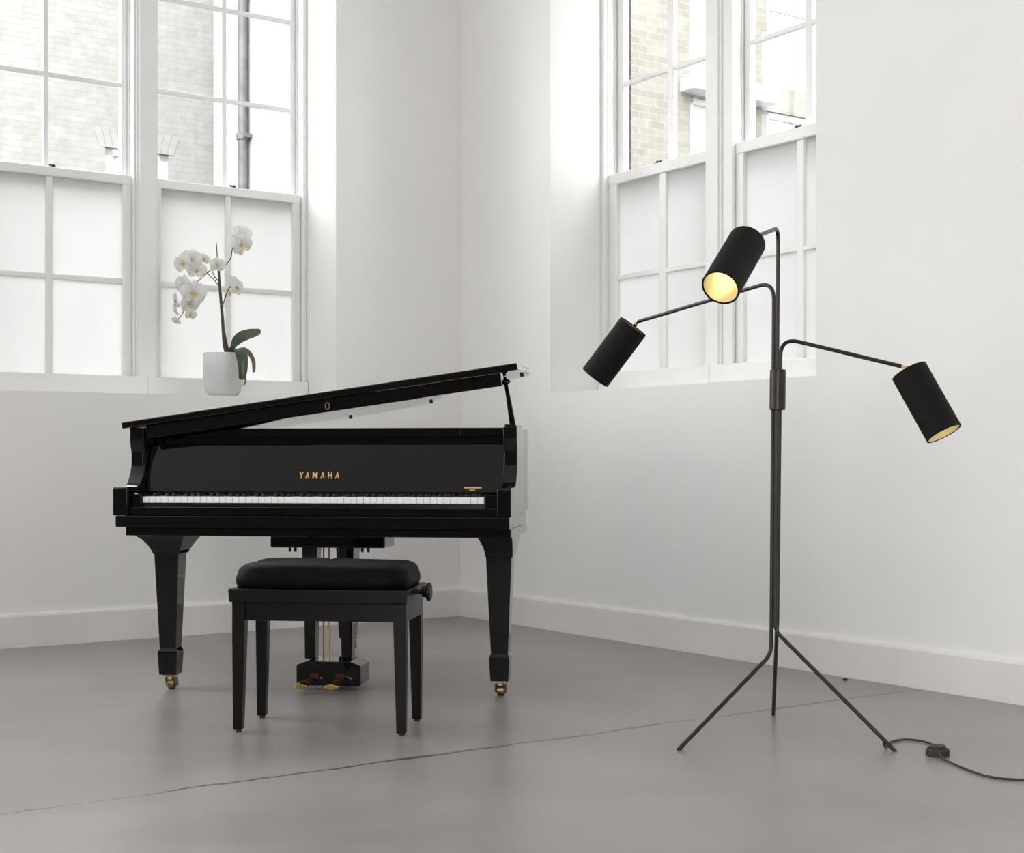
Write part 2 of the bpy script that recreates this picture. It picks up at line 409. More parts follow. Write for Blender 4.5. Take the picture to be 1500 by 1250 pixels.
# brick outer leaf with reveals
M['brickred'] = brick_mat('weathered reddish brick', (.101,.071,.061), (.084,.061,.050), (.134,.122,.111), .075, .225, .012, -PH)
for F, op, side, sill, extra, L in ((FL, WL, 'left', SL, LX, S1), (FR, WR, 'right', SR, RX, R1)):
    mb = MB(F)
    wall_boxes(mb, L, [(op[0]-.062, op[1]+.05, sill-.06, HEAD+.02)] + [(a, b, sill-.06, HEAD+.02) for a, b in extra], .4505, .56, top=7.5, start=-.56)
    struct(mb.build('trim_' + ('1' if side == 'left' else '2'), M['brickred']), 'reddish brick outer face of the %s wall, seen past the window frame' % side, 'brickwork')

# ------------------------------------------------------------------ outside: courtyard buildings
e1 = Vector((math.cos(PH), math.sin(PH), 0)); nn = Vector((-math.sin(PH), math.cos(PH), 0))
def outside(k0):     # (u along, outward depth k, z)
    return Matrix(((e1.x, nn.x, 0, 0), (e1.y, nn.y, 0, 0), (0,0,1,0), (0,0,0,1)))
FO = outside(0)
M['stock'] = brick_mat('pale stock brick', (.285,.268,.240), (.240,.226,.198), (.305,.297,.283), .075, .225, .010, -PH)
M['paleb'] = brick_mat('bleached white brick', (.312,.304,.294), (.287,.278,.261), (.248,.240,.229), .070, .235, .007, -PH)
M['render'] = add_noise(mat('white render', (.37,.37,.37), .8), (.35,.35,.35), (.39,.39,.39), 3)
M['whiteren'] = add_noise(mat('light bouncing white render', (.6,.6,.6), .8), (.58,.58,.58), (.63,.63,.63), 3)
M['stone'] = add_noise(mat('white painted stone', (.55,.55,.55), .6), (.53,.53,.53), (.57,.57,.57), 6)
M['outwood'] = add_noise(mat('white painted joinery', (.55,.55,.55), .4), (.53,.53,.53), (.57,.57,.57), 6)
M['pipe'] = add_noise(mat('weathered grey iron', (.126,.118,.113), .5), (.092,.080,.071), (.160,.155,.160), 7, 6)

def facade_boxes(mb, u0, u1, z0, z1, k0, k1, holes):
    """holes: non-overlapping columns [(u0,u1,[(z0,z1),...])]"""
    u = u0
    for a, b, zs in holes:
        mb.box(u, a, k0, k1, z0, z1)
        z = z0
        for q0, q1 in zs:
            mb.box(a, b, k0, k1, z, q0); z = q1
        mb.box(a, b, k0, k1, z, z1); u = b
    mb.box(u, u1, k0, k1, z0, z1)

bl = thing('brick_building', 'pale yellow brick building across the yard behind the floor lamp window', 'building', FO @ Vector((10, 11.4, -.3)))
o = bl.location
mb = MB(FO, o)
facade_boxes(mb, 7.05, 16, -.3, 13.5, 11.4, 11.75, [(7.8,8.7,[(3.0,4.6),(4.82,6.6)]), (10.24,11.09,[(3.0,4.6),(4.80,6.6)]), (11.34,12.1,[(3.0,4.6),(4.88,6.6)]), (14.2,15.2,[(3.0,4.6),(4.9,6.6)])])  # front carried high above view to block sky light
mb.build('brick_front', M['stock'], bl)
mb = MB(FO, o); mb.box(13.6, 13.9, -6, 11.399, -.3, 13.0); part_label(mb.build('sky_block_wing', M['whiteren'], bl), 'added unseen white wing blocking sky light')  # unseen wing added to block low sky and bounce light
mb = MB(FO, o); mb.box(7.05, 7.3, 11.751, 16.2, -.3, 13.5); part_label(mb.build('rendered_side_wall', M['render'], bl), 'white rendered side wall')
for (a, b, z0, z1) in ((7.8,8.7,3.0,4.6),(7.8,8.7,4.82,6.6),(10.24,11.09,3.0,4.6),(10.24,11.09,4.80,6.6),(11.34,12.1,3.0,4.6),(11.34,12.1,4.88,6.6),(14.2,15.2,3.0,4.6),(14.2,15.2,4.9,6.6)):
    mb = MB(FO, o)
    mb.box(a, a+.07, 11.43, 11.51, z0, z1); mb.box(b-.07, b, 11.43, 11.51, z0, z1)
    mb.box(a, b, 11.43, 11.51, z0, z0+.07); mb.box(a, b, 11.43, 11.51, z1-.07, z1)
    mb.box(a+.05, b-.05, 11.455, 11.495, (z0+z1)/2-.025, (z0+z1)/2+.025)
    mb.box((a+b)/2-.015, (a+b)/2+.015, 11.46, 11.49, z0+.05, z1-.05)
    w = mb.build('window', M['outwood'], bl, bevel=.005)
    mb = MB(FO, o); mb.box(a+.04, b-.04, 11.472, 11.482, z0+.04, z1-.04); mb.build('pane', M['stone'], w)
for a, b, z in ((10.1,11.3,4.62),(7.6,8.9,4.64)):
    mb = MB(FO, o); mb.box(a, b, 11.18, 11.5, z, z+.15); mb.box(a+.03, b-.03, 11.21, 11.39, z+.15, z+.18)
    part_label(mb.build('stone_sill', M['stone'], bl, bevel=.01), 'white stone sill')
mb = MB(FO, o)
mb.tube([(6.985, 15.25, -.3), (6.985, 15.25, 13.3)], .055, 12)
for z in (1.2, 2.85, 4.46, 6.1, 8.0, 10.0): mb.lathe([(.06,0),(.074,.01),(.074,.07),(.06,.08)], (6.985, 15.25, z-.04), (0,0,1), 12); mb.box(6.96, 7.06, 15.14, 15.36, z-.02, z+.02)
part_label(mb.build('drainpipe', M['pipe'], bl, smooth=True), 'weathered grey iron drainpipe')

b2 = thing('brick_building', 'bleached white brick building across the yard behind the orchid window', 'building', FO @ Vector((4, 16.2, -.3)))
o = b2.location
mb = MB(FO, o)
facade_boxes(mb, -6, 7.05, -.3, 7.6, 16.201, 16.6, [(-3.5,-2.5,[(2.4,4.36)]), (.2,1.2,[(2.4,3.9)]), (2.7,3.6,[(2.4,3.9)]), (5.74,6.49,[(2.4,4.36)])])
mb.build('brick_front', M['paleb'], b2)
for (a, b, z0, z1) in ((-3.5,-2.5,2.4,4.36),(.2,1.2,2.4,3.9),(2.7,3.6,2.4,3.9),(5.74,6.49,2.4,4.36)):
    mb = MB(FO, o)
    mb.box(a, a+.1, 16.23, 16.31, z0, z1); mb.box(b-.1, b, 16.23, 16.31, z0, z1)
    mb.box(a, b, 16.23, 16.31, z0, z0+.08); mb.box(a, b, 16.23, 16.31, z1-.08, z1)
    mb.box(a+.05, b-.05, 16.24, 16.30, (z0+z1)/2-.025, (z0+z1)/2+.025)
    w = mb.build('window', M['outwood'], b2)
    mb = MB(FO, o); mb.box(a+.05, b-.05, 16.27, 16.28, z0+.05, z1-.05); mb.build('pane', M['stone'], w)
    mb = MB(FO, o)
    nb = 11
    for i in range(nb):      # a fanned flat arch of bricks over the opening
        q0 = a-.06+(b-a+.12)*i/nb; q1 = a-.06+(b-a+.12)*(i+1)/nb-.006; f = lambda q: (q-(a+b)/2)*.18
        mb.loft([[(q0,k,z1),(q1,k,z1),(q1+f(q1),k,z1+.22),(q0+f(q0),k,z1+.22)] for k in (16.197,16.25)])
    part_label(mb.build('brick_arch', add_noise(mat('arch brick', (.285,.277,.262), .85), (.265,.257,.243), (.305,.297,.282), 12), b2), 'fanned brick arch')
mb = MB(); mb.box(-30, 40, -25, 45, -.45, -.3)
struct(mb.build('ground', add_noise(mat('yard paving', (.231,.227,.218), .85), (.210,.206,.197), (.252,.248,.239), 2)), 'pale paved yard outside the windows', 'ground')

# ------------------------------------------------------------------ grand piano
PX = math.radians(7.6)
piano = thing('grand_piano', 'glossy black baby grand piano with gold lettering and raised lid', 'piano', (-.701, 5.11, 0), -PX)
LQ = M['lacquer']
outline = spline([(.710,.115),(.710,.30),(.710,.44),(.690,.525),(.615,.60),(.50,.68),(.392,.79),(.315,.92),(.262,1.06),(.185,1.20),(.05,1.285),(-.14,1.325),(-.36,1.315),(-.55,1.265),(-.665,1.15),(-.700,.98),(-.700,.7),(-.700,.4),(-.700,.115)], 6)
outline = [Vector((p[0], p[1])) if len(p) < 3 else Vector((p[0],p[1])) for p in outline]
def inset(path, d):
    out = []
    for i, p in enumerate(path):
        t = (path[min(i+1,len(path)-1)] - path[max(i-1,0)]).normalized()
        out.append(p + Vector((-t.y, t.x))*d)
    return out
def strip(mb, path, d0, d1, z0, z1):
    a, b = inset(path, d0), inset(path, d1)
    mb.loft([[(p.x,p.y,z0),(p.x,p.y,z1),(q.x,q.y,z1),(q.x,q.y,z0)] for p, q in zip(a, b)])
mb = MB(); strip(mb, outline, 0, .046, .636, .938); mb.build('rim', LQ, piano, bevel=.003, smooth=True)
mb = MB(); strip(mb, outline, .010, .09, .597, .6355); mb.build('rim_base', LQ, piano, bevel=.002, smooth=True)
inn = inset(outline, .05)
mb = MB(); mb.loft([[(p.x,p.y,.83) for p in inn if p.y > .40], [(p.x,p.y,.845) for p in inn if p.y > .40]])
part_label(mb.build('iron_plate', M['plate'], piano), 'gold painted iron plate')
# cheeks with the scooped arm profile
arm = [(-.05,.6275),(-.05,.722),(-.045,.7275),(.045,.7275),(.066,.731),(.085,.745),(.102,.770),(.113,.795),(.118,.818),(.117,.845),(.111,.866),(.105,.880),(.103,.90),(.103,.938),(.155,.938),(.155,.6275)]
for x0, x1 in ((-.7005,-.648),(.662,.7105)):
    mb = MB(); mb.prism(arm, lambda a,b: (x0,a,b), lambda a,b: (x1,a,b)); mb.build('arm', LQ, piano, bevel=.0025, smooth=True, ang=25)
mb = MB(); mb.box(-.692, .705, -.048, .40, .5865, .627); mb.build('keybed', LQ, piano, bevel=.003)
mb = MB(); mb.box(-.665, .706, -.022, .42, .5555, .586); mb.build('keybed_base', LQ, piano, bevel=.003)
mb = MB(); mb.box(-.6475, .6615, -.030, -.008, .6275, .657); mb.build('key_slip', LQ, piano, bevel=.002)
for x0, x1 in ((-.6475,-.6125),(.6135,.6615)):
    mb = MB(); mb.box(x0, x1, -.012, .125, .6575, .7035); mb.build('key_block', LQ, piano, bevel=.003)
mb = MB(); mb.box(-.612, .613, .004, .155, .6285, .671); mb.build('key_frame', M['satin'], piano)
mb = MB(); mb.box(-.6475, .6615, .1255, .185, .66, .7045)
mb.build('fallboard_rail', LQ, piano, bevel=.002)
# fallboard
n_ = Vector((0, -(.877-.7075), .05)).normalized()
fb = thing_fb = None
mb = MB()
prof = [(.1195,.7075),(.1235,.704),(.139,.704),(.196,.877),(.192,.881),(.176,.881),(.170,.877)]
mb.prism(prof, lambda a,b: (-.6465,a,b), lambda a,b: (.6605,a,b)); fall = mb.build('fallboard', LQ, piano, bevel=.002)
def on_fall(x, h, out=.0006):     # h 0..1 up the board
    a = .1195 + (.170-.1195)*h; b = .7075 + (.877-.7075)*h
    return Vector((x, a, b)) + Vector((0, -(.877-.7075), (.170-.1195))).normalized()*out
def lettering(s, x0, x1, h0, h1, name, spacing=1.0, fat=0.0):
    cu = bpy.data.curves.new('t', 'FONT'); cu.body = s; cu.size = 1; cu.space_character = spacing; cu.offset = fat; cu.resolution_u = 4
    ob = bpy.data.objects.new('t', cu); COL.objects.link(ob)
    bpy.context.view_layer.update()
    me = bpy.data.meshes.new_from_object(ob.evaluated_get(bpy.context.evaluated_depsgraph_get()))
    xs = [v.co.x for v in me.vertices]; ys = [v.co.y for v in me.vertices]
    a, b, c, d = min(xs), max(xs), min(ys), max(ys)
    for v in me.vertices:
        v.co = on_fall(x0+(x1-x0)*(v.co.x-a)/(b-a), h0+(h1-h0)*(v.co.y-c)/(d-c))
    bpy.data.objects.remove(ob); bpy.data.curves.remove(cu)
    me.name = name; me.materials.clear(); me.materials.append(M['gold'])
    for p in me.polygons: p.material_index = 0
    o = bpy.data.objects.new(name, me); COL.objects.link(o); o.parent = fall
    return o
for ch_, p0, p1 in (('Y',440,446.4),('A',449.2,455.2),('M',459.7,467.0),('A',471.6,477.6),('H',482.3,488.3),('A',493,499.2)):
    part_label(lettering(ch_, -.080+(p0-440)*.0025, -.080+(p1-440)*.0025, .285, .425, 'maker_letter', 1, .022), 'gold capital letter')
mb = MB()
def mark(x0, x1, h0, h1):
    mb.loft([[on_fall(x0,h0,.0002),on_fall(x1,h0,.0002),on_fall(x1,h1,.0002),on_fall(x0,h1,.0002)],[on_fall(x0,h0,.001),on_fall(x1,h0,.001),on_fall(x1,h1,.001),on_fall(x0,h1,.001)]])
x = .520
while x < .580:
    w = random.uniform(.0016,.0034); mark(x, x+w, .088, .118); x += w+.0007
x = .540
while x < .560:
    w = random.uniform(.0014,.0028); mark(x, x+w, .042, .062); x += w+.0007
part_label(mb.build('transfer_lettering', M['gold'], fall), 'tiny gold transfer lettering in two lines')
# music shelf above the fallboard
mb = MB(); mb.box(-.6475, .6615, .205, .43, .905, .9375); mb.build('music_shelf', LQ, piano, bevel=.002)
mb = MB(); mb.box(-.6475, .6615, .235, .26, .70, .904); mb.build('action_cover', LQ, piano)
mb = MB(); mb.box(.495, .655, .199, .2045, .908, .9355); mb.build('shelf_end_block', LQ, piano, bevel=.002)
mb = MB(); mb.box(.666, .706, .112, .30, .9385, .9465); mb.build('prop_plate', LQ, piano, bevel=.002)
# keys
kw = 1.222/52
wm = None
whites = []
for i in range(52):
    x = -.611 + kw*(i+.5)
    if wm is None:
        mb = MB(); mb.box(-kw/2+.0006, kw/2-.0006, 0, .150, .6715, .6925); k = mb.build('white_key', M['ivory'], piano, bevel=.001); wm = k
    else:
        k = wm.copy(); COL.objects.link(k)
    k.location = (x, 0, 0); whites.append(x)
bmk = None
names = 'ABCDEFG'
for i in range(51):
    if names[i % 7] in 'ACDFG':
        x = whites[i] + kw/2
        if bmk is None:
            mb = MB(); mb.loft([[(-.0055,.050,.6928),(.0055,.050,.6928),(.0055,.1185,.6928),(-.0055,.1185,.6928)],[(-.0045,.054,.7035),(.0045,.054,.7035),(.0045,.1185,.7035),(-.0045,.1185,.7035)]])
            k = mb.build('black_key', M['ebony'], piano, bevel=.001); bmk = k
        else:
            k = bmk.copy(); COL.objects.link(k)
        k.location = (x, 0, 0)
# lid, hinged on the bass side
def zl(x): return .9345 + .140*(x+.722)
lid_pts = spline([(.716,.082),(.718,.25),(.722,.385),(.706,.452),(.640,.508),(.52,.592),(.405,.71),(.325,.85),(.268,1.00),(.208,1.155),(.07,1.27),(-.14,1.33),(-.38,1.32),(-.58,1.27),(-.69,1.15),(-.722,.98),(-.722,.5),(-.722,.082)], 6)
lid_pts = [(p[0],p[1]) for p in lid_pts]
sx, cxn = -math.sin(math.atan(.14)), math.cos(math.atan(.14))
mb = MB(); mb.loft([[(x,y,zl(x)) for x,y in lid_pts], [(x+sx*.024,y,zl(x)+cxn*.024) for x,y in lid_pts]])
lid = mb.build('lid', LQ, piano, bevel=.004, smooth=True, ang=30)
# hanging board under the lid's front edge
mb = MB()
def fp(x, y, d): return (x - sx*d, y, zl(x) - .0004 - cxn*d)
mb.loft([[fp(-.640,y,0), fp(.652,y,0), fp(.652,y,.046), fp(-.640,y,.046)] for y in (.101,.119)])
flap = mb.build('front_lid_board', LQ, lid, bevel=.002)
mb = MB(); c = Vector(fp(.030,.0995,.026))
ring = [c + Vector((.0075*math.cos(a), 0, .012*math.sin(a))) for a in [2*math.pi*k/20 for k in range(20)]]
for i in range(20): mb.tube([ring[i], ring[(i+1)%20]], .002, 6)
part_label(mb.build('keyhole_escutcheon', M['oldbrass'], lid, smooth=True), 'oval brass keyhole ring')
for x, y in ((-.175,1.285),(.225,1.06),(.700,.325)):
    mb = MB(); q = Vector((x,y,zl(x))); mb.lathe([(.0075,-.0005),(.0075,-.006),(.006,-.008)], q, (sx,0,cxn), 14)
    part_label(mb.build('lid_bumper', M['rubber'], lid), 'black rubber bumper')
for y in (.16, .62, 1.02):
    mb = MB(); mb.box(-.712, -.668, y-.03, y+.03, .9382, .9405); mb.tube([(-.7085,y-.03,.941),(-.7085,y+.03,.941)], .003, 8)
    part_label(mb.build('hinge', M['brass'], lid), 'brass hinge')
# prop stick
mb = MB()
A = Vector((.672,.29,.947)); Bv = Vector((.642,.29,zl(.642)-.001))
mb.loft([[A+Vector((-.011,-.008,0)),A+Vector((.011,-.008,0)),A+Vector((.011,.008,0)),A+Vector((-.011,.008,0))],
         [A.lerp(Bv,.5)+Vector((-.008,-.008,0)),A.lerp(Bv,.5)+Vector((.009,-.008,0)),A.lerp(Bv,.5)+Vector((.009,.008,0)),A.lerp(Bv,.5)+Vector((-.008,.008,0))],
         [Bv+Vector((-.0055,-.006,0)),Bv+Vector((.0055,-.006,0)),Bv+Vector((.0055,.006,0)),Bv+Vector((-.0055,.006,0))]])
prop = mb.build('lid_prop', LQ, piano, bevel=.002)
mb = MB(); q = A.lerp(Bv,.885); d = (Bv-A).normalized()
mb.lathe([(.004,-.012),(.011,-.008),(.0185,-.002),(.0185,.002),(.011,.008),(.004,.012)], q, d, 20); mb.build('prop_collar', LQ, prop, smooth=True)

def caster(x, y, parent, z=.055):
    mb = MB(); mb.box(x-.022, x+.022, y-.022, y+.022, z-.006, z)
    mb.lathe([(.014,0),(.012,.012)], (x,y,z-.018), (0,0,1), 14)
    for s in (-1,1): mb.loft([[(x+s*.015,y-.008,z-.012),(x+s*.0195,y-.008,z-.012),(x+s*.0195,y+.02,z-.012),(x+s*.015,y+.02,z-.012)],[(x+s*.015,y+.006,.010),(x+s*.0195,y+.006,.010),(x+s*.0195,y+.03,.010),(x+s*.015,y+.03,.010)]])
    mb.tube([(x-.022,y+.014,.020),(x+.022,y+.014,.020)], .005, 10)
    c = part_label(mb.build('caster', M['oldbrass'], parent, smooth=True), 'brass caster')
    mb = MB(); mb.lathe([(.017,-.013),(.020,-.010),(.020,.010),(.017,.013)], (x,y+.014,.020), (1,0,0), 24)
    mb.build('caster_wheel', M['oldbrass'], parent, smooth=True)
def leg(secs, cx_, cy_):
    mb = MB(); mb.rects(secs); l = mb.build('leg', LQ, piano, bevel=.0025); caster(cx_, cy_, l); return l
def shaft(cx_, cy_, top=.486):
    return [(top, cx_-.0455, cx_+.0445, cy_-.042, cy_+.042), (.150, cx_-.0300, cx_+.0300, cy_-.030, cy_+.030),
            (.1385, cx_-.0355, cx_+.0355, cy_-.0355, cy_+.0355), (.130, cx_-.0360, cx_+.0360, cy_-.0360, cy_+.0360), (.055, cx_-.0315, cx_+.0315, cy_-.0315, cy_+.0315)]
cx_, cy_ = -.541, .088
leg([(.5855,-.668,-.452,cy_-.10,cy_+.155),(.572,-.664,-.455,cy_-.098,cy_+.15),(.556,-.645,-.462,cy_-.085,cy_+.135),(.540,-.622,-.471,cy_-.07,cy_+.108),(.520,-.605,-.480,cy_-.058,cy_+.08),(.500,-.594,-.489,cy_-.050,cy_+.058),(.488,-.590,-.492,cy_-.047,cy_+.048)] + shaft(cx_,cy_), cx_, cy_)
cx_, cy_ = .655, .088
leg([(.5855,.575,.7065,cy_-.10,cy_+.155),(.572,.578,.7065,cy_-.098,cy_+.15),(.556,.586,.7065,cy_-.085,cy_+.135),(.540,.594,.7065,cy_-.07,cy_+.108),(.520,.602,.7055,cy_-.058,cy_+.08),(.500,.607,.7045,cy_-.050,cy_+.058),(.488,.608,.704,cy_-.047,cy_+.048)] + shaft(cx_,cy_), cx_, cy_)
cx_, cy_ = -.170, 1.22
leg([(.5965,cx_-.10,cx_+.10,cy_-.11,cy_+.08),(.57,cx_-.085,cx_+.085,cy_-.10,cy_+.075),(.53,cx_-.06,cx_+.06,cy_-.07,cy_+.06),(.49,cx_-.048,cx_+.048,cy_-.048,cy_+.048)] + shaft(cx_,cy_), cx_+.012, cy_)
# pedal lyre
lyre_top = MB(); lyre_top.box(-.187, .233, .135, .30, .508, .555)
ly = lyre_top.build('pedal_lyre', LQ, piano, bevel=.006)
for x in (-.118,-.098,.148,.170):
    mb = MB(); mb.lathe([(.0055,0),(.0055,-.012),(.003,-.016)], (x,.15,.5082), (0,0,1), 10)
    mb.build('lyre_peg', M['satin'], ly, smooth=True)
for x in (-.052, .083):
    mb = MB(); mb.rects([(.5075,x-.028,x+.028,.17,.235),(.30,x-.0215,x+.0215,.175,.23),(.105,x-.019,x+.019,.178,.228)]); mb.build('lyre_pillar', LQ, ly, bevel=.002)
mb = MB(); mb.prism([(-.086,.022),(-.080,.017),(.140,.017),(.149,.022),(.149,.090),(.110,.1045),(-.048,.1045),(-.086,.090)], lambda a,b: (a,.120,b), lambda a,b: (a,.255,b))
mb.build('pedal_box', LQ, ly, bevel=.003)
for x, tx in ((-.018,-.040),(.0735,.0705)):
    mb = MB(); mb.box(x-.015, x+.015, .1165, .1195, .042, .062)
    part_label(mb.build('pedal_slot', M['felt'], ly), 'dark red felt lined slot')
    mb = MB()
    pts = spline([(x,.118,.048),(x+.3*(tx-x),.098,.047),(x+.6*(tx-x),.075,.043),(tx,.050,.034),(tx-.002,.022,.029),(tx-.002,.012,.031)], 5)
    rings = []
    for i, p in enumerate(pts):
        f = i/(len(pts)-1); w = .009+.017*math.sin(max(0,(f-.25)/.75)*math.pi*.62)**1 if f > .25 else .008
        if f > .93: w *= .72
        rings.append([(p[0]+w*math.cos(a), p[1], p[2]+(.005+.0045*f)*math.sin(a)) for a in [2*math.pi*k/12 for k in range(12)]])
    mb.loft(rings); part_label(mb.build('pedal', M['brass'], ly, smooth=True, ang=70), 'polished brass pedal')
for x in (-.008, .012):
    mb = MB(); mb.tube([(x,.205,.104),(x,.205,.508)], .0032, 8); part_label(mb.build('pedal_rod', M['brass'], ly, smooth=True), 'thin brass rod')

# ------------------------------------------------------------------ bench
bench = thing('piano_bench', 'black piano bench with padded hide seat in front of the piano', 'bench', (-.5624, 4.527, 0), math.radians(-7.0))
mb = MB(); mb.rects([(.395,-.2695,.2695,-.150,.150),(.3965,-.2715,.2715,-.152,.152),(.4330,-.2740,.2740,-.154,.154),(.4350,-.272,.272,-.152,.152)])
mb.build('seat_frame', M['satin'], bench, bevel=.003)
for s in (-1,1):
    mb = MB(); mb.box(-.228, .228, s*.122-.009, s*.122+.009, .338, .394); mb.build('apron', M['satin'], bench, bevel=.002)
    mb = MB(); mb.box(s*.257-.009, s*.257+.009, -.11, .11, .338, .394); mb.build('apron', M['satin'], bench, bevel=.002)
for sx_ in (-1,1):
    for sy_ in (-1,1):
        ox, oy = sx_*.2665, sy_*.139
        mb = MB(); rr = []
        for z, w in ((.3945,.040),(.30,.038),(.012,.030),(.008,.028)):
            x0, x1 = sorted((ox-sx_*(.0+ (0 if z > .1 else .002)), ox-sx_*w)); y0, y1 = sorted((oy-sy_*(0 if z > .1 else .002), oy-sy_*w))
            rr.append((z, x0, x1, y0, y1))
        mb.rects(rr); lg = mb.build('leg', M['satin'], bench, bevel=.002)
        mb = MB(); mb.lathe([(.009,0),(.009,.0085)], (ox-sx_*.016, oy-sy_*.016, 0), (0,0,1), 12); mb.build('foot_pad', M['rubber'], lg)
# cushion: soft rounded slab
mb = MB(); hx, hy, z0, z1 = .263, .142, .4352, .518
NU, NV = 40, 12
rings = []
for j in range(NV+1):
    f = j/NV
    if f <= .45: ex, z = 1.0, z0 + (z1-z0)*.55*f/.45; inset_ = .006*math.sin(f/.45*math.pi) * -1
    else:
        a = (f-.45)/.55*math.pi/2; z = z0+(z1-z0)*(.55+.37*math.sin(a)); inset_ = .050*(1-math.cos(a))
    ring = []
    for k in range(NU*2):
        t = 2*math.pi*k/(NU*2); p = 7
        c_, s_ = math.cos(t), math.sin(t); q = (abs(c_)**p+abs(s_)**p)**(-1/p)
        ring.append(((hx-inset_)*c_*q, (hy-inset_)*s_*q, z + .0025*math.sin(3*t+1)*f))
    rings.append(ring)
for f in (.6, .3, .06):
    rings.append([(x*f*(1.0 if f < .5 else 1.1), y*f*(1.0 if f < .5 else 1.1), z + (z1-z0)*.08*(1-f)) for x, y, z in rings[NV]])
mb.loft(rings); part_label(mb.build('seat_cushion', M['hide'], bench, smooth=True, ang=80), 'padded black hide cushion')
for s in (1,):
    mb = MB()
    mb.lathe([(.008,0),(.008,.012),(.016,.013),(.0175,.016),(.0175,.024),(.026,.027),(.028,.030),(.028,.036),(.024,.040)], (s*.2738, .02, .417), (s,0,0), 28)
    mb.build('height_knob', M['satin'], bench, smooth=True, ang=30)

# ------------------------------------------------------------------ floor lamp
LO = Vector((.785, 4.348, 0))
lamp = thing('floor_lamp', 'dark bronze tripod floor lamp with three black cylinder shades', 'lamp', LO)
def W(x, y, z): return Vector((x, y, z)) - LO
def shade(top, bottom, rod_end, r=.052):
    top, bottom = Vector(top), Vector(bottom); ax = (bottom-top).normalized(); L = (bottom-top).length
    mb = MB(); mb.lathe([(.002,.003),(r-.001,.003),(r,.0),(r,L),(r-.0046,L),(r-.0046,.006),(.002,.006)], top, ax, 48)
    s = mb.build('lampshade', M['shade'], lamp, smooth=True, ang=35)
    mb = MB(); mb.lathe([(.002,.0085),(r-.006,.0085),(r-.0048,.010),(r-.0048,L-.0015),(r-.0056,L-.0015),(r-.0056,.0105),(.002,.0095)], top, ax, 48)
    part_label(mb.build('shade_lining', M['liner'], s, smooth=True, ang=35), 'glowing gold lining')
    mb = MB(); mb.lathe([(.004,.0),(.013,.002),(.014,.04),(.012,.05)], top+ax*.010, ax, 20); mb.build('bulb_holder', M['oldbrass'], s, smooth=True)
    mb = MB(); prof = [(.010,.0),(.012,.008),(.022,.03),(.0255,.045),(.022,.06),(.012,.069),(.002,.071)]
    mb.lathe(prof, top+ax*.058, ax, 24); part_label(mb.build('bulb', M['bulb'], s, smooth=True, ang=80), 'lit bulb')
    mb = MB(); d = (Vector(rod_end)-top)
    mb.tube([top+ax*.004, top-ax*.008, top-ax*.014+d*.1], .005, 10); mb.ball(top+d*.45, .0075); mb.tube([top+d*.45, Vector(rod_end)], .0045, 10)
    part_label(mb.build('swivel_joint', M['brass'], s, smooth=True), 'brass swivel joint')
    return s
RT = .0060
# left rod: left foot, middle arm reaching back over the piano side
pL = fillet([W(.470,4.155,0), W(.7685,4.352,.246), W(.777,4.352,1.352), W(.418,4.838,1.279)], [.06,.052], 9)
pF = fillet([W(1.081,4.135,0), W(.777,4.335,.318), W(.7865,4.335,1.508), W(.664,4.02,1.432)], [.05,.040], 9)
pB = fillet([W(.842,4.730,0), W(.788,4.359,.345), W(.7975,4.359,1.186), W(1.108,4.175,1.088)], [.06,.045], 9)
for pth, hb, lab in ((pL,1.352,0),(pF,1.508,1),(pB,1.186,2)):
    mb = MB(); mb.tube(pth, RT, 12); mb.build('rod', M['bronze'], lamp, smooth=True, ang=60)
shade(W(.402,4.862,1.265), W(.278,4.905,1.098), W(.418,4.838,1.279))
shade(W(.638,3.985,1.413), W(.546,3.845,1.273), W(.664,4.02,1.432))
shade(W(1.126,4.162,1.0735), W(1.207,4.099,.895), W(1.108,4.175,1.088))
mb = MB(); mb.lathe([(.0215,0),(.0235,.002),(.0235,.118),(.0215,.120)], W(.7865,4.349,.970), (.012,0,1), 28)
mb.build('sleeve', M['bronze'], lamp, smooth=True, ang=40)
cord = spline([W(1.050,4.157,.034), W(1.058,4.163,.008), W(1.075,4.205,.0045), W(1.105,4.262,.0042), W(1.150,4.292,.0042), W(1.190,4.270,.0042), W(1.206,4.205,.006), W(1.200,4.150,.012), W(1.192,4.110,.013)], 6)
mb = MB(); mb.tube(cord, .0033, 8); mb.build('power_cord', M['cordm'], lamp, smooth=True, ang=80)
cord = spline([W(1.180,4.052,.013), W(1.176,4.03,.011), W(1.176,4.00,.007), W(1.190,3.935,.0042), W(1.211,3.835,.0042), W(1.246,3.772,.0042), W(1.31,3.748,.0042), W(1.40,3.752,.0042), W(1.60,3.83,.0042), W(1.9,3.9,.0042)], 6)
mb = MB(); mb.tube(cord, .0033, 8); mb.build('power_cord', M['cordm'], lamp, smooth=True, ang=80)
mb = MB(); mb.lathe([(.030,0),(.0325,.002),(.0325,.017),(.030,.020),(.026,.020),(.025,.018)], W(1.183,4.080,0), (0,0,1), 36)
sw = part_label(mb.build('foot_switch', M['rubber'], lamp, smooth=True, ang=35), 'round black foot switch')
mb = MB(); mb.lathe([(.0225,0),(.0225,.008),(.020,.0105),(.002,.011)], W(1.183,4.080,.0185), (0,0,1), 32); mb.build('switch_button', M['rubber'], sw, smooth=True, ang=35)

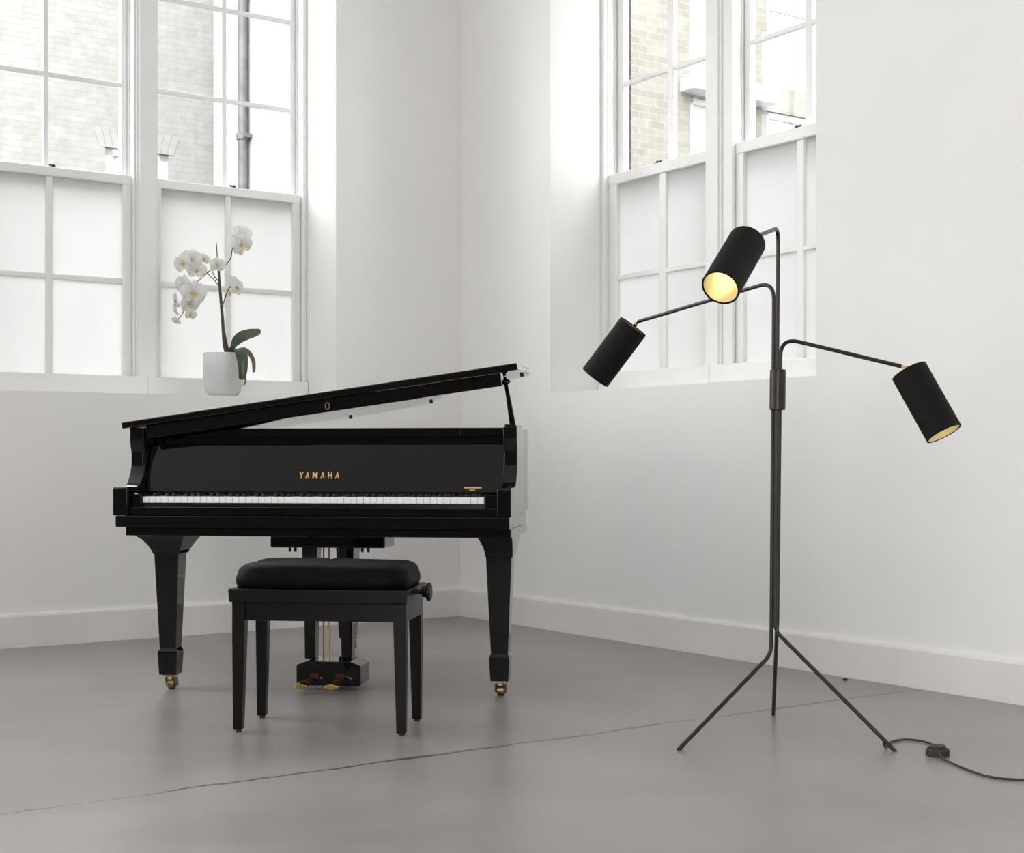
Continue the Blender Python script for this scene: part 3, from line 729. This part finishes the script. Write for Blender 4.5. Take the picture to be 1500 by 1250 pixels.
# ------------------------------------------------------------------ orchid
OP = FL @ Vector((1.302, .105, SL))
orchid = thing('potted_orchid', 'white flowering orchid in a frosted glass pot on the window sill', 'plant', OP)
K = 7.106/2150
def g(px, py, dy=0.0): return Vector(((px-327)*K, dy, max((581.2-py)*K, .0)))
m = M['potglass'] = mat('frosted pot glass', (.86,.87,.875), .30, spec=.5, Transmission_Weight=.0)
add_noise(m, (.86,.865,.87), (.93,.935,.94), 9, 4)
tl = nd(m, 'ShaderNodeBsdfTranslucent'); tl.inputs[0].default_value = (.95,.955,.96,1); mx = nd(m, 'ShaderNodeMixShader'); mx.inputs[0].default_value = .5
ln(m, bsdf(m).outputs[0], mx.inputs[1]); ln(m, tl.outputs[0], mx.inputs[2]); ln(m, mx.outputs[0], m.node_tree.nodes['Material Output'].inputs[0])
M['bark'] = add_noise(mat('orchid bark', (.30,.27,.25), .9), (.2,.18,.16), (.4,.37,.34), 40, 6, .5, 60)
M['stem'] = add_noise(mat('dark orchid stem', (.055,.035,.028), .5), (.035,.022,.018), (.08,.052,.04), 30)
M['leaf'] = add_noise(mat('orchid leaf', (.04,.06,.026), .32), (.026,.042,.017), (.062,.085,.038), 14, 5, .1, 40)
M['oldleaf'] = add_noise(mat('browning leaf', (.2,.15,.09), .5), (.14,.13,.07), (.28,.19,.12), 16)
m = M['petal'] = mat('white petal', (.90,.90,.885), .5, spec=.3, Subsurface_Weight=0.0)
add_noise(m, (.86,.86,.84), (.93,.93,.92), 60, 4)
tl = nd(m, 'ShaderNodeBsdfTranslucent'); tl.inputs[0].default_value = (.9,.9,.87,1); mx = nd(m, 'ShaderNodeMixShader'); mx.inputs[0].default_value = .42
out = m.node_tree.nodes['Material Output']; ln(m, bsdf(m).outputs[0], mx.inputs[1]); ln(m, tl.outputs[0], mx.inputs[2]); ln(m, mx.outputs[0], out.inputs[0])
M['lip'] = add_noise(mat('yellow orchid lip', (.62,.42,.06), .5), (.45,.24,.03), (.80,.66,.16), 130, 3)
mb = MB()
mb.lathe([(r_, h_*1.075) for r_, h_ in [(.054,0),(.068,.004),(.083,.022),(.0935,.052),(.0975,.10),(.0975,.188),(.0965,.196),(.094,.196),(.0935,.188),(.0930,.10),(.089,.054),(.078,.028),(.062,.014),(.004,.013)]], (0,0,.0005), (0,0,1), 48)
mb.build('pot', M['potglass'], orchid, smooth=True, ang=60)
mb = MB(); mb.lathe([(.045,.002),(.072,.024),(.085,.062),(.086,.135),(.06,.146),(.004,.150)], (0,0,.016), (0,0,1), 32); part_label(mb.build('potting_bark', M['bark'], orchid, smooth=True), 'dark potting bark')
def tubepart(name, pts, r, mt, radii=None, n=5):
    sp = spline(pts, n); mb = MB()
    rad = None
    if radii: rad = [radii[0]+(radii[1]-radii[0])*i/(len(sp)-1) for i in range(len(sp))]
    mb.tube(sp, r, 8, radii=rad); return mb.build(name, mt, orchid, smooth=True, ang=80)
tubepart('flower_stem', [g(332,530,0), g(331,515,0), g(328,502,.004), g(326,470), g(323.5,440), g(321.5,415), g(320,392,.0)], .007, M['stem'], (.010,.0055))
tubepart('flower_stem', [g(334,530,.01), g(333,512,.01), g(330,495,.008), g(327,478,.006), g(325.5,460,.004)], .004, M['stem'], (.006,.003))
tubepart('support_stake', [g(318.6,392,.008), g(317.5,372,.008), g(316.2,355,.008)], .0025, M['stem'])
tubepart('flower_stem', [g(320,394), g(327,391), g(333,385), g(338,377), g(340,366), g(342,357), g(347,352)], .0024, M['stem'])
tubepart('flower_stem', [g(322,413), g(315,406), g(311,398), g(309,395), g(303,400), g(296,406), g(287,414), g(277,421), g(268,435), g(267,448), g(268,457), g(264,463), g(259,468)], .0022, M['stem'])
tubepart('flower_stem', [g(322,421), g(314,410), g(305,401), g(299,392), g(290,384), g(280,378)], .0022, M['stem'])
tubepart('flower_stem', [g(325,449), g(329,438), g(333,427), g(337,420), g(344,421)], .0028, M['stem'])
part_label(tubepart('stem_clip', [g(322,446), g(328,448.5)], .0045, M['petal'], n=2), 'small white clip')

def leaf(name, mid, halfw, side, mt, thick=.003, fold=.25):
    sp = spline(mid, 6); n = len(sp); mb = MB(); rings = []
    for i, p in enumerate(sp):
        f = i/(n-1); w = halfw*(math.sin(math.pi*min(1, .12+.80*f**.85))**.6 if f < .995 else .12)
        if f < .12: w *= .55+.45*f/.12
        t = (sp[min(i+1,n-1)]-sp[max(i-1,0)]).normalized(); s = Vector(side); s = (s - t*s.dot(t)).normalized(); nv = t.cross(s)
        rings.append([p - s*w + nv*w*fold, p - s*w*.5 + nv*w*fold*.35, p, p + s*w*.5 + nv*w*fold*.35, p + s*w + nv*w*fold,
                      p + s*w*.5 + nv*(w*fold*.35-thick), p - nv*thick*1.2, p - s*w*.5 + nv*(w*fold*.35-thick)])
    mb.loft(rings); return mb.build(name, mt, orchid, smooth=True, ang=80)
leaf('leaf', [g(338,522,0), g(342,512,-.01), g(347,502,-.02), g(355,495,-.03), g(366,491,-.04), g(376,489,-.05), g(385,487,-.06)], .030, (.05,.2,1), M['leaf'])
leaf('leaf', [g(340,526,-.01), g(344,515,-.04), g(351,512.5,-.075), g(358,517,-.10), g(361.5,530,-.112), g(362,545,-.112), g(360,558,-.106)], .029, (1,.12,0), M['leaf'])
part_label(leaf('leaf', [g(340,524,.02), g(345,513,.035), g(355,511,.05), g(363,517,.055), g(368,528,.055), g(369,540,.05), g(368,544,.05)], .011, (.9,.3,.3), M['oldleaf']), 'browning narrow leaf')
leaf('leaf', [g(340,522,.03), g(344,513,.05), g(351,510,.065), g(358,513,.075), g(364,518,.08), g(366,523,.08)], .009, (.3,.3,.9), M['leaf'])
part_label(tubepart('air_root', [g(352,513,-.065), g(361,520,-.085), g(364,540,-.09), g(364.5,557,-.088), g(362,565,-.085)], .004, M['oldleaf']), 'brown air root')

def flower(c, yaw=0, pitch=0, roll=0, size=.045, lip=True):
    """moth orchid seen from its front (-y)"""
    R = Matrix.Rotation(yaw,3,'Z') @ Matrix.Rotation(pitch,3,'X') @ Matrix.Rotation(roll,3,'Y')
    mb = MB()
    def petal(ang, ln_, wd, back, wavy):
        d = Vector((math.sin(ang),0,math.cos(ang))); s = Vector((math.cos(ang),0,-math.sin(ang)))
        rows = []
        for i in range(8):
            f = i/7; w = wd*(math.sin(math.pi*(.10+.88*f))**.62 if f < 1 else .25); r_ = ln_*(.06+.94*f)
            row = []
            for j in range(5):
                q = (j-2)/2; y = -.010*math.sin(f*math.pi*.8)*ln_/.045 + back*f*ln_ + .10*w*q*q + wavy*.10*w*math.sin(5*q+7*f+ang*3)
                row.append(c + R @ (d*r_ + s*w*q + Vector((0,y,0))))
            rows.append(row + [p + R @ Vector((0,.0009,0)) for p in reversed(row)])
        mb.loft(rows)
    for a in (0, 2.25, -2.25): petal(a, size*.98, size*.40, .12, .5)
    for a in (1.33, -1.33): petal(a, size*1.06, size*.66, -.05, 1)
    fo = mb.build('flower', M['petal'], orchid, smooth=True, ang=80)
    if lip:
        mb = MB()
        def P(x,y,z): return c + R @ Vector((x*size,y*size,z*size))
        mb.tube([P(0,-.02,.03),P(0,-.16,.02),P(0,-.25,-.03)], .07*size, 8, radii=[.06*size,.085*size,.06*size])
        for s in (-1,1): mb.loft([[P(s*.03,-.10,-.04),P(s*.20,-.22,.03),P(s*.22,-.26,-.07),P(s*.05,-.2,-.12)],[P(s*.03,-.13,-.05),P(s*.18,-.26,.02),P(s*.2,-.29,-.08),P(s*.05,-.23,-.13)]])
        mb.loft([[P(-.06,-.12,-.10),P(.06,-.12,-.10),P(.06,-.15,-.07),P(-.06,-.15,-.07)],[P(-.13,-.28,-.20),P(.13,-.28,-.20),P(.13,-.30,-.17),P(-.13,-.30,-.17)],[P(-.02,-.34,-.34),P(.02,-.34,-.34),P(.02,-.35,-.32),P(-.02,-.35,-.32)]])
        part_label(mb.build('lip', M['lip'], fo, smooth=True, ang=50), 'yellow and brown lip')
    return fo
F_ = [  # px, py, depth, yaw, pitch, roll, size
 (353.5,343.5,-.01,.35,.05,.1,.046),(355,358,-.03,.45,.25,-.15,.046),(349,367,.01,.2,.6,.3,.022),
 (281,381,-.01,-.2,-.15,.15,.052),(272,387,-.045,-.45,.1,-.2,.045),(296,378,.03,.5,-.3,.2,.028),(290,397,-.03,.15,-.1,.1,.043),
 (319,388.5,-.02,.5,.1,.0,.036),
 (287,430,-.05,.1,.1,.1,.056),(279,445,-.02,.55,.3,-.1,.044),(279,460,.0,.5,.4,.1,.027),(268,416,.03,-.5,.1,.2,.046),
 (260,440,.0,-1.15,.15,.1,.042),(257,453,.02,-1.25,.3,.1,.034),(259,469,.0,-.6,.55,.1,.024),
 (346,421,-.01,1.15,.1,.1,.042),(336,413,.03,2.4,.1,.2,.036)]
for (a, b, dy, yw, pi_, ro, sz) in F_: flower(g(a,b,dy), yw, pi_, ro, sz*1.1)
mb = MB(); mb.ball(g(337,430,-.01), .008, .008, .013, 10, 8); part_label(mb.build('bud', M['lip'], orchid, smooth=True, ang=80), 'small greenish bud')

# small fleck of debris by the wall
ch = MB(); ch.ball((0,0,.004), .011, .006, .004, 8, 6)
chip = ch.build('debris_chip', M['rubber']); chip.location = (1.243, 5.475, 0); chip['label'] = 'tiny dark chip of debris on the floor near the baseboard'; chip['category'] = 'debris'

# ------------------------------------------------------------------ sky and added fill lights
w = bpy.data.worlds.new('overcast'); sc.world = w; w.use_nodes = True
bg = w.node_tree.nodes['Background']; bg.inputs['Color'].default_value = (.97,.985,1.0,1); bg.inputs['Strength'].default_value = 9.0
def daylight(F, a, b, z0, z1, n, power):  # added area lights in unseen openings, strengths fitted to fill the room
    l = bpy.data.lights.new('window_daylight', 'AREA'); l.shape = 'RECTANGLE'; l.size = b-a; l.size_y = z1-z0; l.energy = power*(b-a)*(z1-z0)*math.pi
    l.color = (.992,.996,1.0)
    ob = bpy.data.objects.new('window_daylight', l); COL.objects.link(ob)
    c = F @ Vector(((a+b)/2, n, (z0+z1)/2)); inward = (F.to_3x3() @ Vector((0,-1,0))).normalized()
    ob.location = c; ob.rotation_euler = inward.to_track_quat('-Z', 'Y').to_euler()
for a, b in LX: daylight(FL, a+.03, b-.03, SL+.03, HEAD-.03, .05, 6.6)
for a, b in BX: daylight(FBk, a+.03, b-.03, .15, HEAD-.03, .05, 1.15 if a < 5 else 11.5)
for a, b in RX: daylight(FR, a+.03, b-.03, SR+.03, HEAD-.03, .05, 1.0)
for a, b in FX: daylight(FFr, a+.03, b-.03, .15, HEAD-.03, .05, 1.2)
